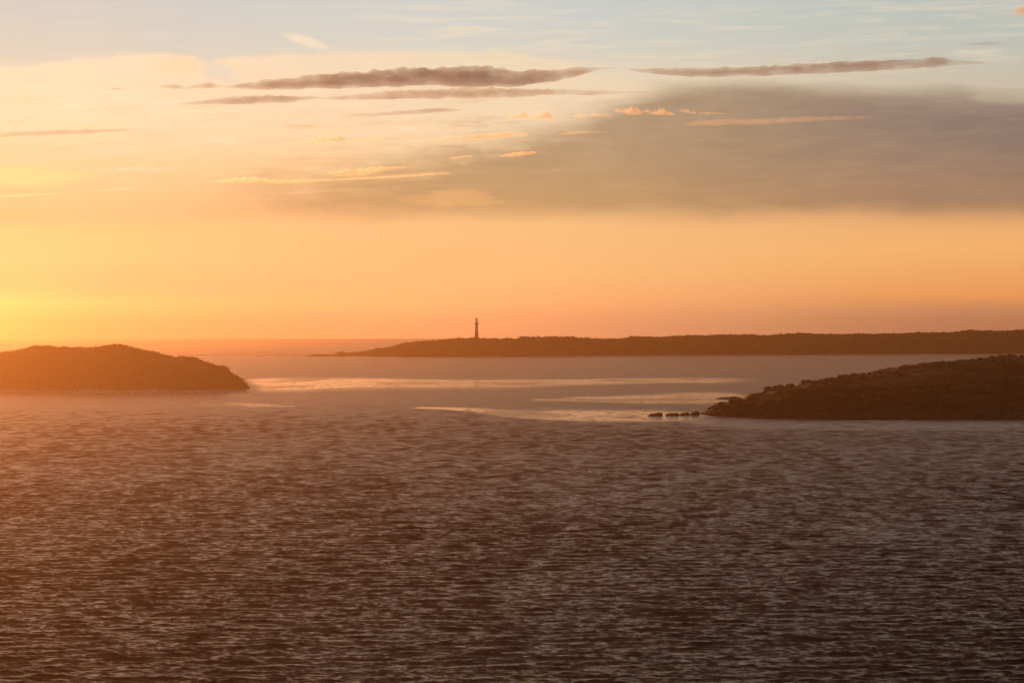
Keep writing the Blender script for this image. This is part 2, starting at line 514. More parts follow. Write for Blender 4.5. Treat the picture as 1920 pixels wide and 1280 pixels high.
def build_sea():
    # radial fan in front of the viewer, finer close by, then a coarse ring for the rest
    rows = [150.0]
    while rows[-1] < 7000:
        r = rows[-1]
        rows.append(r + (4.0 if r < 320 else max(0.39, r / (980.0 - 560.0 * float(sstep(750, 1700, r)))) if r < 2600 else r / 90.0))
    rr = np.array(rows)
    amax = R(11.6)
    th = np.linspace(-amax, amax, 640)
    Rg, T = np.meshgrid(rr, th, indexing='ij')
    X0, Y0 = Rg * np.sin(T), Rg * np.cos(T)
    X, Y = X0.copy(), Y0.copy()
    Z = np.zeros_like(X)
    calm = calm_field(X0, Y0)
    gust = 1.0 + 0.35 * fbm(X0 / 70.0, Y0 / 120.0, 31, 3)
    dr = np.gradient(rr)[:, None]
    K, KL = 90, 60
    lam = np.concatenate([np.exp(RNG.uniform(math.log(0.55), math.log(2.0), K)), np.exp(RNG.uniform(math.log(2.0), math.log(9.0), KL))])
    ang = np.concatenate([RNG.normal(R(-6), R(28), K), RNG.normal(R(-7), R(23), KL)])   # mostly rolling along the line of sight
    slope = np.concatenate([0.24 * np.sqrt(2.0 / K) * np.ones(K), 0.125 * np.sqrt(2.0 / KL) * np.ones(KL)])
    for i in range(K + KL):
        k = 2 * math.pi / lam[i]
        kx, ky = k * math.sin(ang[i]), k * math.cos(ang[i])
        a = slope[i] / k
        wgt = np.clip((lam[i] / dr - 1.4) / 1.2, 0, 1)
        if wgt.max() <= 0: continue
        sel = np.where(wgt[:, 0] > 0)[0]
        s = slice(sel[0], sel[-1] + 1)
        ph = kx * X0[s] + ky * Y0[s] + RNG.uniform(0, 6.283)
        amp = a * wgt[s] * gust[s] * (1 - 0.9 * calm[s])
        Z[s] += amp * np.cos(ph)
        ch = amp * 1.0 * np.sin(ph)
        X[s] -= ch * math.sin(ang[i]); Y[s] -= ch * math.cos(ang[i])
    far = sstep(450, 1300, Rg)
    V = np.stack([X, Y, Z], -1).reshape(-1, 3)
    Q = grid_quads(len(rr), len(th))
    # coarse remainder of the circle, and the centre
    th2 = np.linspace(amax, 2 * math.pi - amax, 72)
    r2 = np.array([0.5, 40, 150, 400, 1000, 2500, 5000, rr[-1]])
    R2, T2 = np.meshgrid(r2, th2, indexing='ij')
    V2 = np.stack([R2 * np.sin(T2), R2 * np.cos(T2), np.zeros_like(R2)], -1).reshape(-1, 3)
    Q2 = grid_quads(len(r2), len(th2)) + len(V)
    th3 = np.linspace(-amax, amax, 5); r3 = np.array([0.5, 150.0])
    R3, T3 = np.meshgrid(r3, th3, indexing='ij')
    V3 = np.stack([R3 * np.sin(T3), R3 * np.cos(T3), np.full_like(R3, -0.05)], -1).reshape(-1, 3)
    Q3 = grid_quads(2, 5) + len(V) + len(V2)
    Vall = np.concatenate([V, V2, V3]); Qall = np.concatenate([Q, Q2, Q3])[:, ::-1]
    me = mesh_np('sea', Vall, Qall)
    pad = np.zeros(len(V2) + len(V3))
    for nm, arr in (('calm', calm), ('far', far)):
        at = me.attributes.new(nm, 'FLOAT', 'POINT')
        at.data.foreach_set('value', np.concatenate([arr.ravel(), pad + (1 if nm == 'far' else 0)]).astype(np.float32))
    o = link('sea', me, M_SEA)
    tag(o, 'choppy dark open sea filling the lower half of the view', None, None, 'structure')
    return o


build_sea()


# ------------------------------------------------------------------ land
class Land:
    """height over water of a piece of land given crest, front and back shore along X"""
    def __init__(s, crest, Dc, front, back, p=2.0, seed=0, rough=1.0, fine=1.0):
        s.fine = fine
        # crest: list of (px, row) ; Dc, front, back: (px, distance) lists
        px = np.array([c[0] for c in crest], float); row = np.array([c[1] for c in crest], float)
        s.Dcp = np.array([d[0] for d in Dc], float), np.array([d[1] for d in Dc], float)
        D = np.interp(px, *s.Dcp)
        s.X = (px - 960) / F * D
        s.zc = np.maximum(CAM_H - (row - HOR) / F * D, 0.0)
        s.Yc = D
        fp = np.array(front, float); s.fX, s.fY = (fp[:, 0] - 960) / F * fp[:, 1], fp[:, 1]
        bp = np.array(back, float); s.bX, s.bY = (bp[:, 0] - 960) / F * bp[:, 1], bp[:, 1]
        s.p, s.seed, s.rough = p, seed, rough

    def h(s, x, y):
        zc = np.interp(x, s.X, s.zc); yc = np.interp(x, s.X, s.Yc)
        yf = np.interp(x, s.fX, s.fY); yb = np.interp(x, s.bX, s.bY)
        yf = yf + fbm(x / 22.0, y * 0 + 3.3, s.seed + 3, 4) * 10 * s.rough
        t = np.clip((y - yf) / np.maximum(yc - yf, 1), -1, 1)
        u = np.clip((yb - y) / np.maximum(yb - yc, 1), -1, 1)
        S = np.where(y <= yc, 1 - np.power(1 - np.clip(t, 0, 1), s.p), 1 - np.power(1 - np.clip(u, 0, 1), 2.0))
        n = fbm(x / 30.0, y / 30.0, s.seed, 6, 0.55) * 2.2 * s.rough
        n2 = np.abs(fbm(x / 7.0, y / 7.0, s.seed + 50, 4, 0.6)) * 1.6 * s.rough
        n = n + fbm(x / 5.0, y / 9.0, s.seed + 80, 4, 0.6) * 1.8 * s.rough * s.fine
        z = zc * S + (n * np.sqrt(np.clip(S, 0, 1)) * 0.6 + n2 * sstep(0.5, 0.0, S) * np.clip(S * 8, 0, 1)) * np.clip(zc / 7.0, 0, 1)
        z = np.where((t <= 0) | (u <= 0) | (x < s.X[0]) | (x > s.X[-1]), -1.5, z)
        return z


def build_land(name, lands, x0, x1, y0, y1, step, label):
    nx, ny = int((x1 - x0) / step) + 1, int((y1 - y0) / step) + 1
    X, Y = np.meshgrid(np.linspace(x0, x1, nx), np.linspace(y0, y1, ny), indexing='xy')
    Z = np.full(X.shape, -1.5)
    back_pale = np.zeros(X.shape)  # weight of the paler tone, higher ground of the rear hill only
    for i, L in enumerate(lands):
        z = L.h(X, Y)
        back_pale = np.where(z > Z, float(i > 0) * sstep(4, 9, z) * 0.8, back_pale)
        Z = np.maximum(Z, z)
    # the shore edge drops below the water
    V = np.stack([X, Y, Z], -1).reshape(-1, 3)
    Q = grid_quads(ny, nx)
    keep = Z.ravel()[Q].max(1) > -1.4
    me = mesh_np(name, V, Q[keep])
    at = me.attributes.new('back_pale', 'FLOAT', 'POINT'); at.data.foreach_set('value', back_pale.ravel().astype(np.float32))
    o = link(name, me, M_LAND)
    tag(o, label, None, None, 'structure')

    def hz(x, y):
        z = np.full(np.shape(x), -1.5)
        for L in lands: z = np.maximum(z, L.h(x, y))
        return z
    return o, hz


def build_scrub(name, hz, x0, x1, y0, y1, count, rmin, rmax, label, zmin=2.5, seed=1, thin=None):
    """low wind-cut bushes: each a clump of small leaf-like facets"""
    rng = np.random.default_rng(seed)
    x = rng.uniform(x0, x1, count * 5); y = rng.uniform(y0, y1, count * 5)
    z = hz(x, y)
    dens = fbm(x / 18.0, y / 18.0, seed + 5, 3) + 0.25
    ok = (z > zmin) & (rng.uniform(0, 0.6, len(x)) < dens)
    if thin: ok &= (y < thin) | (rng.uniform(0, 1, len(x)) < 0.3)
    x, y, z = x[ok][:count], y[ok][:count], z[ok][:count]
    n = len(x); per = 16
    rad = np.exp(rng.uniform(math.log(rmin), math.log(rmax), n))
    # facet centres on a flattened dome
    u = rng.uniform(0, 2 * math.pi, (n, per)); v = rng.uniform(0.0, 1.0, (n, per))
    cr = np.sqrt(1 - v * v)
    dx, dy, dz = cr * np.cos(u), cr * np.sin(u), v * 0.8
    sc = rad[:, None] * rng.uniform(0.6, 1.1, (n, per))
    C = np.stack([x[:, None] + dx * sc, y[:, None] + dy * sc, z[:, None] + dz * sc - 0.15 * rad[:, None]], -1)
    s = (rad[:, None, None, None] * 0.55)
    T = rng.normal(0, 1, (n, per, 3, 3)); T /= np.linalg.norm(T, axis=-1, keepdims=True)
    P = C[:, :, None, :] + T * s
    V = P.reshape(-1, 3); tri = np.arange(len(V)).reshape(-1, 3)
    me = mesh_np(name, V, None, tri, smooth=False)
    o = link(name, me, M_SCRUB)
    return tag(o, label, None, None, 'stuff')


# left island
isl = Land([(-420, 700), (-300, 690), (-160, 676), (0, 664), (16, 661.5), (65, 652.5), (115, 654), (156, 656), (195, 652.5), (224, 650.5), (250, 657),
            (276, 662), (312, 670.5), (328, 672.5), (362, 675), (398, 687), (417, 689), (432, 700), (453, 711.5), (464, 721), (469, 724)],
           [(-420, 2010), (0, 1990), (224, 1980), (400, 1930), (469, 1915)],
           [(-420, 1880), (0, 1884), (221, 1900), (346, 1862), (442, 1872), (458, 1890), (469, 1908)],
           [(-420, 2260), (200, 2240), (380, 2090), (440, 1985), (469, 1925)], p=2.3, seed=101)
isl_o, isl_h = build_land('island', [isl], wx(-420, 1990), wx(480, 1890), 1840, 2260, 1.5,
                          'low rounded scrubby island on the left, veiled by orange haze')
# far headland under the lighthouse
farc = [(600, 667), (625, 663.5), (638, 659.5), (648, 660.5), (660, 660), (695, 656.5), (725, 651.5), (740, 648), (762, 642.5), (792, 639.5), (837, 636), (890, 635),
        (931, 636), (969, 635.5), (976, 632), (1025, 631.6), (1070, 632.2), (1092, 635), (1167, 635), (1182, 632), (1212, 632),
        (1240, 632.5), (1320, 629), (1410, 627.2), (1425, 629), (1511, 624.8), (1537, 627), (1650, 626.8), (1732, 623.4),
        (1800, 624), (1815, 619.8), (1875, 621.3), (1912, 619), (2000, 618), (2150, 620), (2350, 624)]
far_l = Land(farc, [(600, 3660), (700, 3690), (960, 3740), (1920, 4150), (2350, 4250)],
             [(600, 3640), (700, 3610), (960, 3700 - 60), (1200, 3740), (1400, 3800), (1920, 4000), (2350, 4080)],
             [(600, 3680), (760, 3800), (960, 3960), (1920, 4420), (2350, 4550)], p=1.7, seed=211, rough=0.9)
far_o, far_h = build_land('headland', [far_l], wx(600, 3660), wx(2300, 4200), 3580, 4500, 3.0,
                          'long low far headland stretching to the right under the lighthouse')
# near right headland: front bluff and the higher hill behind it
fr = Land([(1310, 776), (1322, 772), (1350, 760), (1376, 755), (1430, 748), (1500, 738), (1594, 730), (1669, 731.5), (1744, 728), (1800, 724), (1856, 718.5),
           (1920, 711), (2020, 702), (2300, 700)],
          [(1310, 1395), (1425, 1410), (1600, 1450), (1920, 1490), (2300, 1500)],
          [(1310, 1392), (1350, 1370), (1425, 1339), (1575, 1318), (1920, 1318), (2300, 1310)],
          [(1310, 1402), (1380, 1450), (1440, 1560), (1600, 1620), (2300, 1650)], p=2.2, seed=307, rough=1.1)
bk = Land([(1415, 748), (1429, 741), (1444, 730.5), (1481, 726), (1489, 728), (1511, 720), (1582, 708.5), (1650, 699), (1699, 689.5), (1732, 683.5),
           (1762, 682), (1800, 680), (1837, 675.5), (1897, 669.5), (1920, 669), (2000, 664), (2300, 655)],
          [(1415, 1640), (1500, 1660), (1700, 1700), (1920, 1740), (2300, 1760)],
          [(1415, 1625), (1440, 1580), (1500, 1520), (1920, 1480), (2300, 1480)],
          [(1415, 1655), (1450, 1720), (1600, 1860), (1920, 1960), (2300, 2000)], p=1.6, seed=401, rough=1.1)
near_o, near_h = build_land('headland', [fr, bk], wx(1305, 1400), wx(2250, 1750), 1290, 1990, 1.4,
                            'dark near headland on the right running down to a rocky point')

build_scrub('scrub', isl_h, wx(-420, 1990), wx(475, 1900), 1870, 2100, 6000, 0.7, 1.9, 'low wind clipped scrub covering the left island', 2.5, 21)
build_scrub('scrub', far_h, wx(700, 3700), wx(2250, 4200), 3640, 4300, 7000, 0.9, 2.2, 'low scrub covering the far headland around the lighthouse', 4.0, 22)
build_scrub('scrub', near_h, wx(1330, 1400), wx(2200, 1750), 1330, 1860, 9500, 0.55, 1.8, 'low dark scrub covering the near right headland', 2.5, 23, 1490)


# ------------------------------------------------------------------ rocks
def ico(sub):
    import bmesh
    bm = bmesh.new(); bmesh.ops.create_icosphere(bm, subdivisions=sub, radius=1.0)
    V = np.array([v.co[:] for v in bm.verts]); T = np.array([[v.index for v in f.verts] for f in bm.faces])
    bm.free()
    return V, T


ICO_V, ICO_T = ico(3)


def rock(profile, D, depth, label, seed, group=None):
    """profile: (px, row) silhouette top from left to right; base on the water at distance D"""
    pts = np.array(profile, float)
    X = (pts[:, 0] - 960) / F * D
    Z = CAM_H - (pts[:, 1] - HOR) / F * D
    xc, xr = 0.5 * (X[0] + X[-1]), 0.5 * (X[-1] - X[0])
    n = ICO_V.copy()
    x = n[:, 0]
    # square the ends a little so the block keeps its outline
    xs = np.sign(x) * np.abs(x) ** 0.75
    top = np.maximum(np.interp(xc + xs * xr, X, Z), 0.25)
    zz = np.where(n[:, 2] > 0, top * np.clip(n[:, 2] * 1.35, 0, 1) ** 0.55, n[:, 2] * 2.0)
    yy = n[:, 1] * depth
    px_, py_, pz_ = xs * xr, yy, zz
    a = fbm(px_ / 1.7 + seed, pz_ / 1.1 + py_ / 2.3, seed, 5, 0.6)
    b = np.abs(fbm(px_ / 0.8 + py_ / 1.9, pz_ / 0.8 + seed, seed + 7, 4, 0.6))
    k = np.clip(top / 2.0, 0.25, 1.2)
    pz_ = pz_ + np.where(zz > 0, (a * 0.7 - b * 0.9 + 0.05) * k, 0)
    pz_ = np.where(pz_ > 0, pz_ * (0.78 if D < 1500 else 1.0), pz_)
    py_ = py_ + a * depth * 0.35
    px_ = px_ + (b - 0.15) * 0.8 * k * np.sign(xs)
    V = np.stack([px_, py_, pz_], -1)
    me = mesh_np('rock', V, None, ICO_T, smooth=False)
    o = link('rock', me, M_ROCK, None, (xc, D, 0))
    return tag(o, label, 'rock', group)


gp = 'rocks off the point of the near headland'
rock([(1212, 779), (1218, 776), (1226, 774), (1236, 771), (1241, 770.5), (1243, 778)], 1368, 5,
     'outermost flat dark rock rising to its right end off the near point', 3, gp)
rock([(1246, 778), (1252, 773), (1262, 773), (1270, 773.5), (1276, 777)], 1372, 5,
     'low double humped rock, second out from the near point', 8, gp)
rock([(1272, 777), (1279, 773), (1290, 771), (1294, 775)], 1376, 4, 'small wedge rock, second in from the tip of the near point', 14, gp)
rock([(1291, 776), (1297, 771), (1303, 769.5), (1310, 768.5), (1312, 776)], 1380, 5, 'tallest blocky rock right beside the tip of the near point', 19, gp)
rock([(1392, 747), (1400, 743), (1407, 739), (1413, 736), (1418, 737), (1424, 734.5), (1429, 737), (1432, 746)], 1655, 8,
     'spiky tall sea stack just behind the shoulder of the near headland', 27, gp)
rock([(1340, 746.5), (1356, 745), (1372, 744), (1378, 743), (1386, 744.5), (1396, 747)], 1665, 5,
     'long low reef rock trailing left from the spiky sea stack', 33, gp)
rock([(1372, 752), (1380, 749.5), (1388, 748), (1395, 750), (1397, 754)], 1570, 6, 'low rock in the small inlet in front of the spiky sea stack', 38, gp)



def shore_rocks(name, hz, px0, px1, Dlo, Dhi, count, rmin, rmax, label, seed):
    rng = np.random.default_rng(seed)
    V0, T0 = ico(2)
    n = count * 14
    D = rng.uniform(Dlo, Dhi, n); X = (rng.uniform(px0, px1, n) - 960) / F * D
    z = hz(X, D)
    zb = hz(X, D + 5.0)                    # land just behind: this is the water's edge
    ok = ((z < 1.2) & (zb > -1.0)) | ((z > -1.0) & (z < 1.8))
    X, D, z = X[ok][:count], D[ok][:count], z[ok][:count]
    Vs, Ts = [], []
    for i in range(len(X)):
        r = math.exp(rng.uniform(math.log(rmin), math.log(rmax)))
        k = 1 + 0.5 * fbm(V0[:, 0] * 1.6 + i * 3.1, V0[:, 1] * 1.6 + V0[:, 2] * 2.1, seed + i, 3, 0.6)
        v = V0 * k[:, None] * np.array([r * rng.uniform(0.9, 1.9), r, r * rng.uniform(0.5, 0.95)])
        Vs.append(v + np.array([X[i], D[i], max(z[i], -0.1) + 0.1 * r])); Ts.append(T0 + i * len(V0))
    o = link(name, mesh_np(name, np.concatenate(Vs), None, np.concatenate(Ts), smooth=False), M_ROCK)
    return tag(o, label, None, None, 'stuff')


shore_rocks('shore_rocks', near_h, 1332, 2000, 1300, 1420, 420, 0.7, 2.4, 'dark boulders strewn along the foot of the near headland', 81)
shore_rocks('shore_rocks', near_h, 1385, 1445, 1560, 1680, 60, 0.7, 2.0, 'dark boulders at the back shoulder of the near headland', 82)
shore_rocks('shore_rocks', isl_h, -300, 452, 1850, 1935, 320, 0.8, 2.6, 'dark boulders strewn along the foot of the left island', 83)



def outcrop(px, row, D, w, h, seed):
    x = wx(px, D); z = CAM_H - (row - HOR) / F * D
    v = ICO_V.copy()
    a = fbm(v[:, 0] * 1.5 + seed, v[:, 1] * 1.5 + v[:, 2] * 1.9, seed, 5, 0.6)
    b = np.abs(fbm(v[:, 0] * 3.1 + seed, v[:, 2] * 3.3 + v[:, 1], seed + 9, 3, 0.6))
    v = np.sign(v) * np.abs(v) ** 0.8 * (1 + a * 0.7 - b * 0.4)[:, None] * np.array([w, w * 1.3, h])
    v[:, 2] += z - h * 0.35
    v += np.array([x, D, 0])
    link('outcrop', mesh_np('outcrop', v, None, ICO_T, smooth=False), M_ROCK, near_o)


for a in ((1444, 731, 1652, 4.5, 3.2, 1), (1462, 727, 1656, 4.0, 2.6, 2), (1481, 725.5, 1660, 3.0, 3.0, 3), (1516, 719, 1664, 4.5, 2.8, 4), (1582, 707.5, 1680, 3.2, 2.6, 5),
          (1352, 760, 1388, 3.0, 2.2, 6), (1378, 754.5, 1398, 3.2, 2.2, 7), (1412, 750, 1405, 3.4, 2.4, 8), (1700, 688.5, 1702, 5.0, 2.8, 9)):
    outcrop(*a)

gr = 'reef rocks trailing off the far headland'
rock([(574, 667.5), (583, 664.5), (600, 663.5), (618, 664), (628, 667)], 3630, 14, 'flat reef nearest to the far headland tip', 51, gr)
rock([(622, 667), (630, 662), (638, 658), (645, 659.5), (654, 664)], 3640, 12, 'humped reef rock at the very tip of the far headland', 57, gr)
rock([(535, 662.8), (545, 660.5), (558, 659.8), (570, 662.5)], 4150, 14, 'small raised reef rock second from the far headland tip', 62, gr)
rock([(470, 664), (490, 661.8), (510, 661.5), (540, 663.5)], 4080, 14, 'long thin reef strip in mid gap of the far reef line', 66, gr)
rock([(408, 664), (420, 661.8), (440, 662.2), (458, 661.6), (472, 664)], 4000, 12, 'low reef rock right of the left island in the distance', 71, gr)
rock([(286, 664), (300, 661.5), (315, 662.6), (335, 663), (352, 664)], 3980, 12, 'faint reef strip showing just above the slope of the left island', 77, gr)


# ------------------------------------------------------------------ lighthouse
def lathe(name, prof, mat, parent, seg=32, smooth=True, loc=(0, 0, 0)):
    prof = np.array(prof, float)
    a = np.linspace(0, 2 * math.pi, seg, endpoint=False)
    V = np.stack([prof[:, 0:1] * np.cos(a), prof[:, 0:1] * np.sin(a), np.repeat(prof[:, 1:2], seg, 1)], -1).reshape(-1, 3)
    Q = grid_quads(len(prof), seg, wrap=True)
    me = mesh_np(name, V, Q, smooth=smooth)
    o = link(name, me, mat, parent, loc)
    return o


def boxes(name, items, mat, parent):
    """items: (cx, cy, cz, sx, sy, sz, rotz)"""
    Vs, Qs = [], []
    for i, (cx, cy, cz, sx, sy, sz, rz) in enumerate(items):
        c, s = math.cos(rz), math.sin(rz)
        for dz in (-1, 1):
            for dx, dy in ((-1, -1), (1, -1), (1, 1), (-1, 1)):
                x, y = dx * sx / 2, dy * sy / 2
                Vs.append((cx + x * c - y * s, cy + x * s + y * c, cz + dz * sz / 2))
        b = i * 8
        Qs += [(b + 3, b + 2, b + 1, b), (b + 4, b + 5, b + 6, b + 7)]
        for k in range(4):
            k2 = (k + 1) % 4
            Qs.append((b + k, b + k2, b + 4 + k2, b + 4 + k))
    me = mesh_np(name, np.array(Vs), np.array(Qs), smooth=False)
    return link(name, me, mat, parent)


def build_lighthouse():
    D = 3745.0
    x = wx(893.5, D)
    z0 = float(far_h(np.array([x]), np.array([D]))[0]) - 0.2
    root = bpy.data.objects.new('lighthouse', None); COL.objects.link(root)
    root.location = (x, D, z0)
    tag(root, 'slender white lighthouse with gallery and lantern standing on the far headland', 'lighthouse')
    S = 1.02
    def P(l): return [(r * S, z * S) for r, z in l]
    lathe('plinth', P([(0.0, -1.5), (3.9, -1.5), (3.7, 0.6), (3.2, 0.62), (3.15, 1.4), (2.95, 1.42)]), M_STONE, root)
    lathe('lower_tower', P([(2.65, 1.4), (2.45, 4.0), (2.25, 7.0), (2.12, 9.0)]), M_BAND, root)
    up = lathe('tower', P([(2.10, 9.0), (1.97, 11.5), (1.85, 14.0), (1.74, 17.0), (1.72, 17.7), (2.1, 18.3)]), M_WHITE, root)
    for zz, rr_ in ((11.6, 1.97), (15.2, 1.80)):
        f = boxes('window', [(0, -rr_ * S + 0.02, zz * S, 0.9, 0.24, 1.5, 0)], M_IRON, up)
        f['kind'] = 'thing'
    dr = boxes('door', [(0, -2.56 * S + 0.02, 2.55 * S, 1.2, 0.3, 2.2, 0)], M_IRON, root)
    lathe('gallery', P([(1.9, 18.2), (2.95, 18.6), (2.95, 18.95), (1.7, 18.96)]), M_IRON, root)
    n = 16
    it = []
    for k in range(n):
        a = 2 * math.pi * k / n
        it.append((2.85 * S * math.cos(a), 2.85 * S * math.sin(a), 19.5 * S, 0.08, 0.08, 1.1, a))
        b = a + math.pi / n
        it.append((2.85 * S * math.cos(b), 2.85 * S * math.sin(b), 20.03 * S, 0.07, 2 * 2.85 * S * math.tan(math.pi / n), 0.07, b))
    boxes('railing', it, M_IRON, root)
    lathe('watch_room', P([(1.7, 18.96), (1.7, 20.4), (2.3, 20.65), (2.3, 20.9), (1.2, 20.92)]), M_WHITE, root)
    lan = lathe('lantern_room', P([(1.38, 20.9), (1.38, 21.3), (1.26, 21.32)]), M_IRON, root)
    g = lathe('pane', P([(1.28, 21.3), (1.28, 24.2)]), mat_lantern_glass(), lan, 12, smooth=False)
    bars = [(1.31 * S * math.cos(a), 1.31 * S * math.sin(a), 22.85 * S, 0.09, 0.09, 2.75, a) for a in [2 * math.pi * k / 12 for k in range(12)]]
    boxes('glazing_frame', bars, M_IRON, lan)
    lens = lathe('lens', P([(0.0, 21.6), (0.35, 21.65), (0.5, 22.6), (0.35, 23.6), (0.0, 23.7)]), mat_lantern_glass(), lan, 16)
    rf = lathe('roof', P([(1.2, 24.15), (2.1, 24.2), (2.1, 24.45), (1.6, 24.9), (1.1, 25.5), (0.45, 26.0), (0.3, 26.1), (0.0, 26.12)]), M_IRON, root)
    lathe('finial', P([(0.16, 26.05), (0.16, 26.5), (0.38, 26.75), (0.38, 27.05), (0.1, 27.3), (0.06, 28.6), (0.0, 28.62)]), M_IRON, rf, 12)
    return root


build_lighthouse()


# ------------------------------------------------------------------ foam on the surf lanes
def build_foam(name, lanes, label, seed):
    rng = np.random.default_rng(seed)
    Vs, Ts = [], []
    nv = 0
    for (x0, x1, r0, r1, cnt, lmin, lmax) in lanes:
        got = 0; tries = 0
        while got < cnt and tries < cnt * 30:
            tries += 1
            px = rng.uniform(x0, x1); row = rng.uniform(r0, r1)
            D = depth_of(row); X = wx(px, D)
            land = max(float(h_(np.array([X]), np.array([D]))[0]) for h_ in (isl_h, near_h, far_h))
            if land > -1.0: continue
            L = math.exp(rng.uniform(math.log(lmin), math.log(lmax)))
            W = rng.uniform(0.10, 0.24) * L * (D / 1500.0)
            W = min(max(W, 2.0), 14.0)
            k = 9
            u = np.linspace(-1, 1, k)
            prof = np.sqrt(np.clip(1 - u * u, 0, 1)) * (0.5 + 0.5 * rng.uniform(0.2, 1, k))
            bend = rng.normal(0, W * 0.5, k) * 0.6 + u * rng.normal(0, W * 0.8)
            xx = X + u * L / 2
            zt = 0.30 + 0.25 * rng.uniform()
            a = np.stack([xx, D + bend - prof * W / 2, np.full(k, 0.05)], -1)
            m_ = np.stack([xx, D + bend, np.full(k, zt)], -1)
            b = np.stack([xx, D + bend + prof * W / 2, np.full(k, 0.05)], -1)
            Vs.append(np.stack([a, m_, b], 0).reshape(-1, 3))
            Ts.append(grid_quads(3, k) + nv); nv += 3 * k
            got += 1
    me = mesh_np(name, np.concatenate(Vs), np.concatenate(Ts))
    o = link(name, me, M_FOAM)
    return tag(o, label, None, None, 'stuff')


build_foam('sea_foam', [(0, 450, 731.5, 737, 110, 5, 26)], 'thin surf lines along the foot of the left island', 64)
build_foam('sea_foam', [(660, 1920, 665, 667.5, 90, 12, 60), (300, 660, 664, 667, 40, 8, 40)], 'thin white surf line along the far headland shore', 65)


# ------------------------------------------------------------------ clouds
def cloud_mat(name, density, color, g, absorb=None, scale=0.022, lo=0.3, hi=0.62, stretch=(0.35, 0.5, 1.0)):
    m = bpy.data.materials.new(name); m.use_nodes = True
    nt = m.node_tree; nt.nodes.clear()
    pv = nt.nodes.new('ShaderNodeVolumePrincipled')
    pv.inputs['Color'].default_value = tuple(color) + (1,)
    pv.inputs['Anisotropy'].default_value = g
    tc = nt.nodes.new('ShaderNodeTexCoord')
    mp = nt.nodes.new('ShaderNodeMapping'); mp.inputs['Scale'].default_value = stretch
    nt.links.new(tc.outputs['Object'], mp.inputs['Vector'])
    n = noise(nt, mp.outputs[0], scale, 5, 0.62, 0.4)
    nt.links.new((n.ss(lo, hi) * density).out, pv.inputs['Density'])
    o = nt.nodes.new('ShaderNodeOutputMaterial'); nt.links.new(pv.outputs[0], o.inputs['Volume'])
    try: m.cycles.volume_step_rate = 0.25
    except Exception: pass
    return m


M_CL_DARK = cloud_mat('thick grey cloud', 0.0048, (0.92, 0.96, 0.985), 0.2, lo=0.28, hi=0.66)
M_CL_BROWN = cloud_mat('thin brown cloud', 0.0050, (0.92, 0.95, 0.96), 0.3, lo=0.30, hi=0.68)
M_CL_PALE = cloud_mat('pale sunlit cloud', 0.0032, (0.88, 0.96, 1.0), 0.70, lo=0.30, hi=0.62)
M_CL_PUFF = cloud_mat('small sunlit cumulus', 0.0100, (0.90, 0.97, 1.0), 0.70, scale=0.03, lo=0.32, hi=0.62, stretch=(0.8, 0.6, 1.0))

M_CL_VEIL = cloud_mat('faint lit veil of cloud', 0.0015, (0.86, 0.95, 1.0), 0.68, lo=0.22, hi=0.6)

CD = 20000.0


def cloud(spine, mat, label, seed, lump=0.2, depthk=7.0, dist=CD, group=None, topk=1.0, botk=1.0, nseg=None):
    """spine: (px, row, thickness px) left to right; the body is a lumpy flattened roll of cloud"""
    rng = np.random.default_rng(seed)
    sp = np.array(spine, float)
    sp[:, 2] *= 0.95
    length = sp[-1, 0] - sp[0, 0]
    nu = nseg or int(np.clip(length / 3.0, 24, 220)); nv = 20
    u = np.linspace(sp[0, 0], sp[-1, 0], nu)
    row = np.interp(u, sp[:, 0], sp[:, 1]); th = np.interp(u, sp[:, 0], sp[:, 2])
    X = (u - 960) / F * dist; Z = CAM_H + (HOR - row) / F * dist
    hgt = np.maximum(th, 0.3) / F * dist / 2
    hs = np.convolve(np.pad(hgt, 3, 'edge'), np.ones(7) / 7, 'valid')
    a = np.linspace(0, 2 * math.pi, nv, endpoint=False)
    UU, AA = np.meshgrid(np.arange(nu), a, indexing='ij')
    H = hs[:, None]
    arc = X[:, None] / (hs.mean() * 1.6)
    lob = fbm(arc * 1.0 + seed, AA * 0 + 1.5 + np.cos(AA) * 1.2, seed, 4, 0.55)
    lob2 = fbm(arc * 0.5 + seed * 2, AA * 0 + 4.5 + np.cos(AA) * 0.8, seed + 3, 4, 0.55)
    up = np.sin(AA)
    rad = np.where(up > 0, topk * (1 + lump * 1.6 * lob * 2), botk * (0.9 + lump * 0.5 * lob2 * 2))
    zz = Z[:, None] + H * up * np.clip(rad, 0.15, 2.2)
    dy = np.clip(H * depthk, 0, 700) * np.cos(AA) * (1 + 0.4 * lob2)
    V = np.stack([np.repeat(X[:, None], nv, 1), dist + dy, zz], -1)
    ctr = np.array([X.mean(), dist, Z.mean()])
    Q = grid_quads(nu, nv, wrap=True)
    V = V.reshape(-1, 3) - ctr
    # close the ends
    V = np.concatenate([V, [[X[0] - hs[0], dist, Z[0]] - ctr], [[X[-1] + hs[-1], dist, Z[-1]] - ctr]])
    i0, i1 = len(V) - 2, len(V) - 1
    k = np.arange(nv); k2 = (k + 1) % nv
    T = np.concatenate([np.stack([k2, k, np.full(nv, i0)], -1), np.stack([(nu - 1) * nv + k, (nu - 1) * nv + k2, np.full(nv, i1)], -1)])
    me = mesh_np('cloud', V, Q, T)
    o = link('cloud', me, mat, None, tuple(ctr))
    return tag(o, label, 'cloud', group)


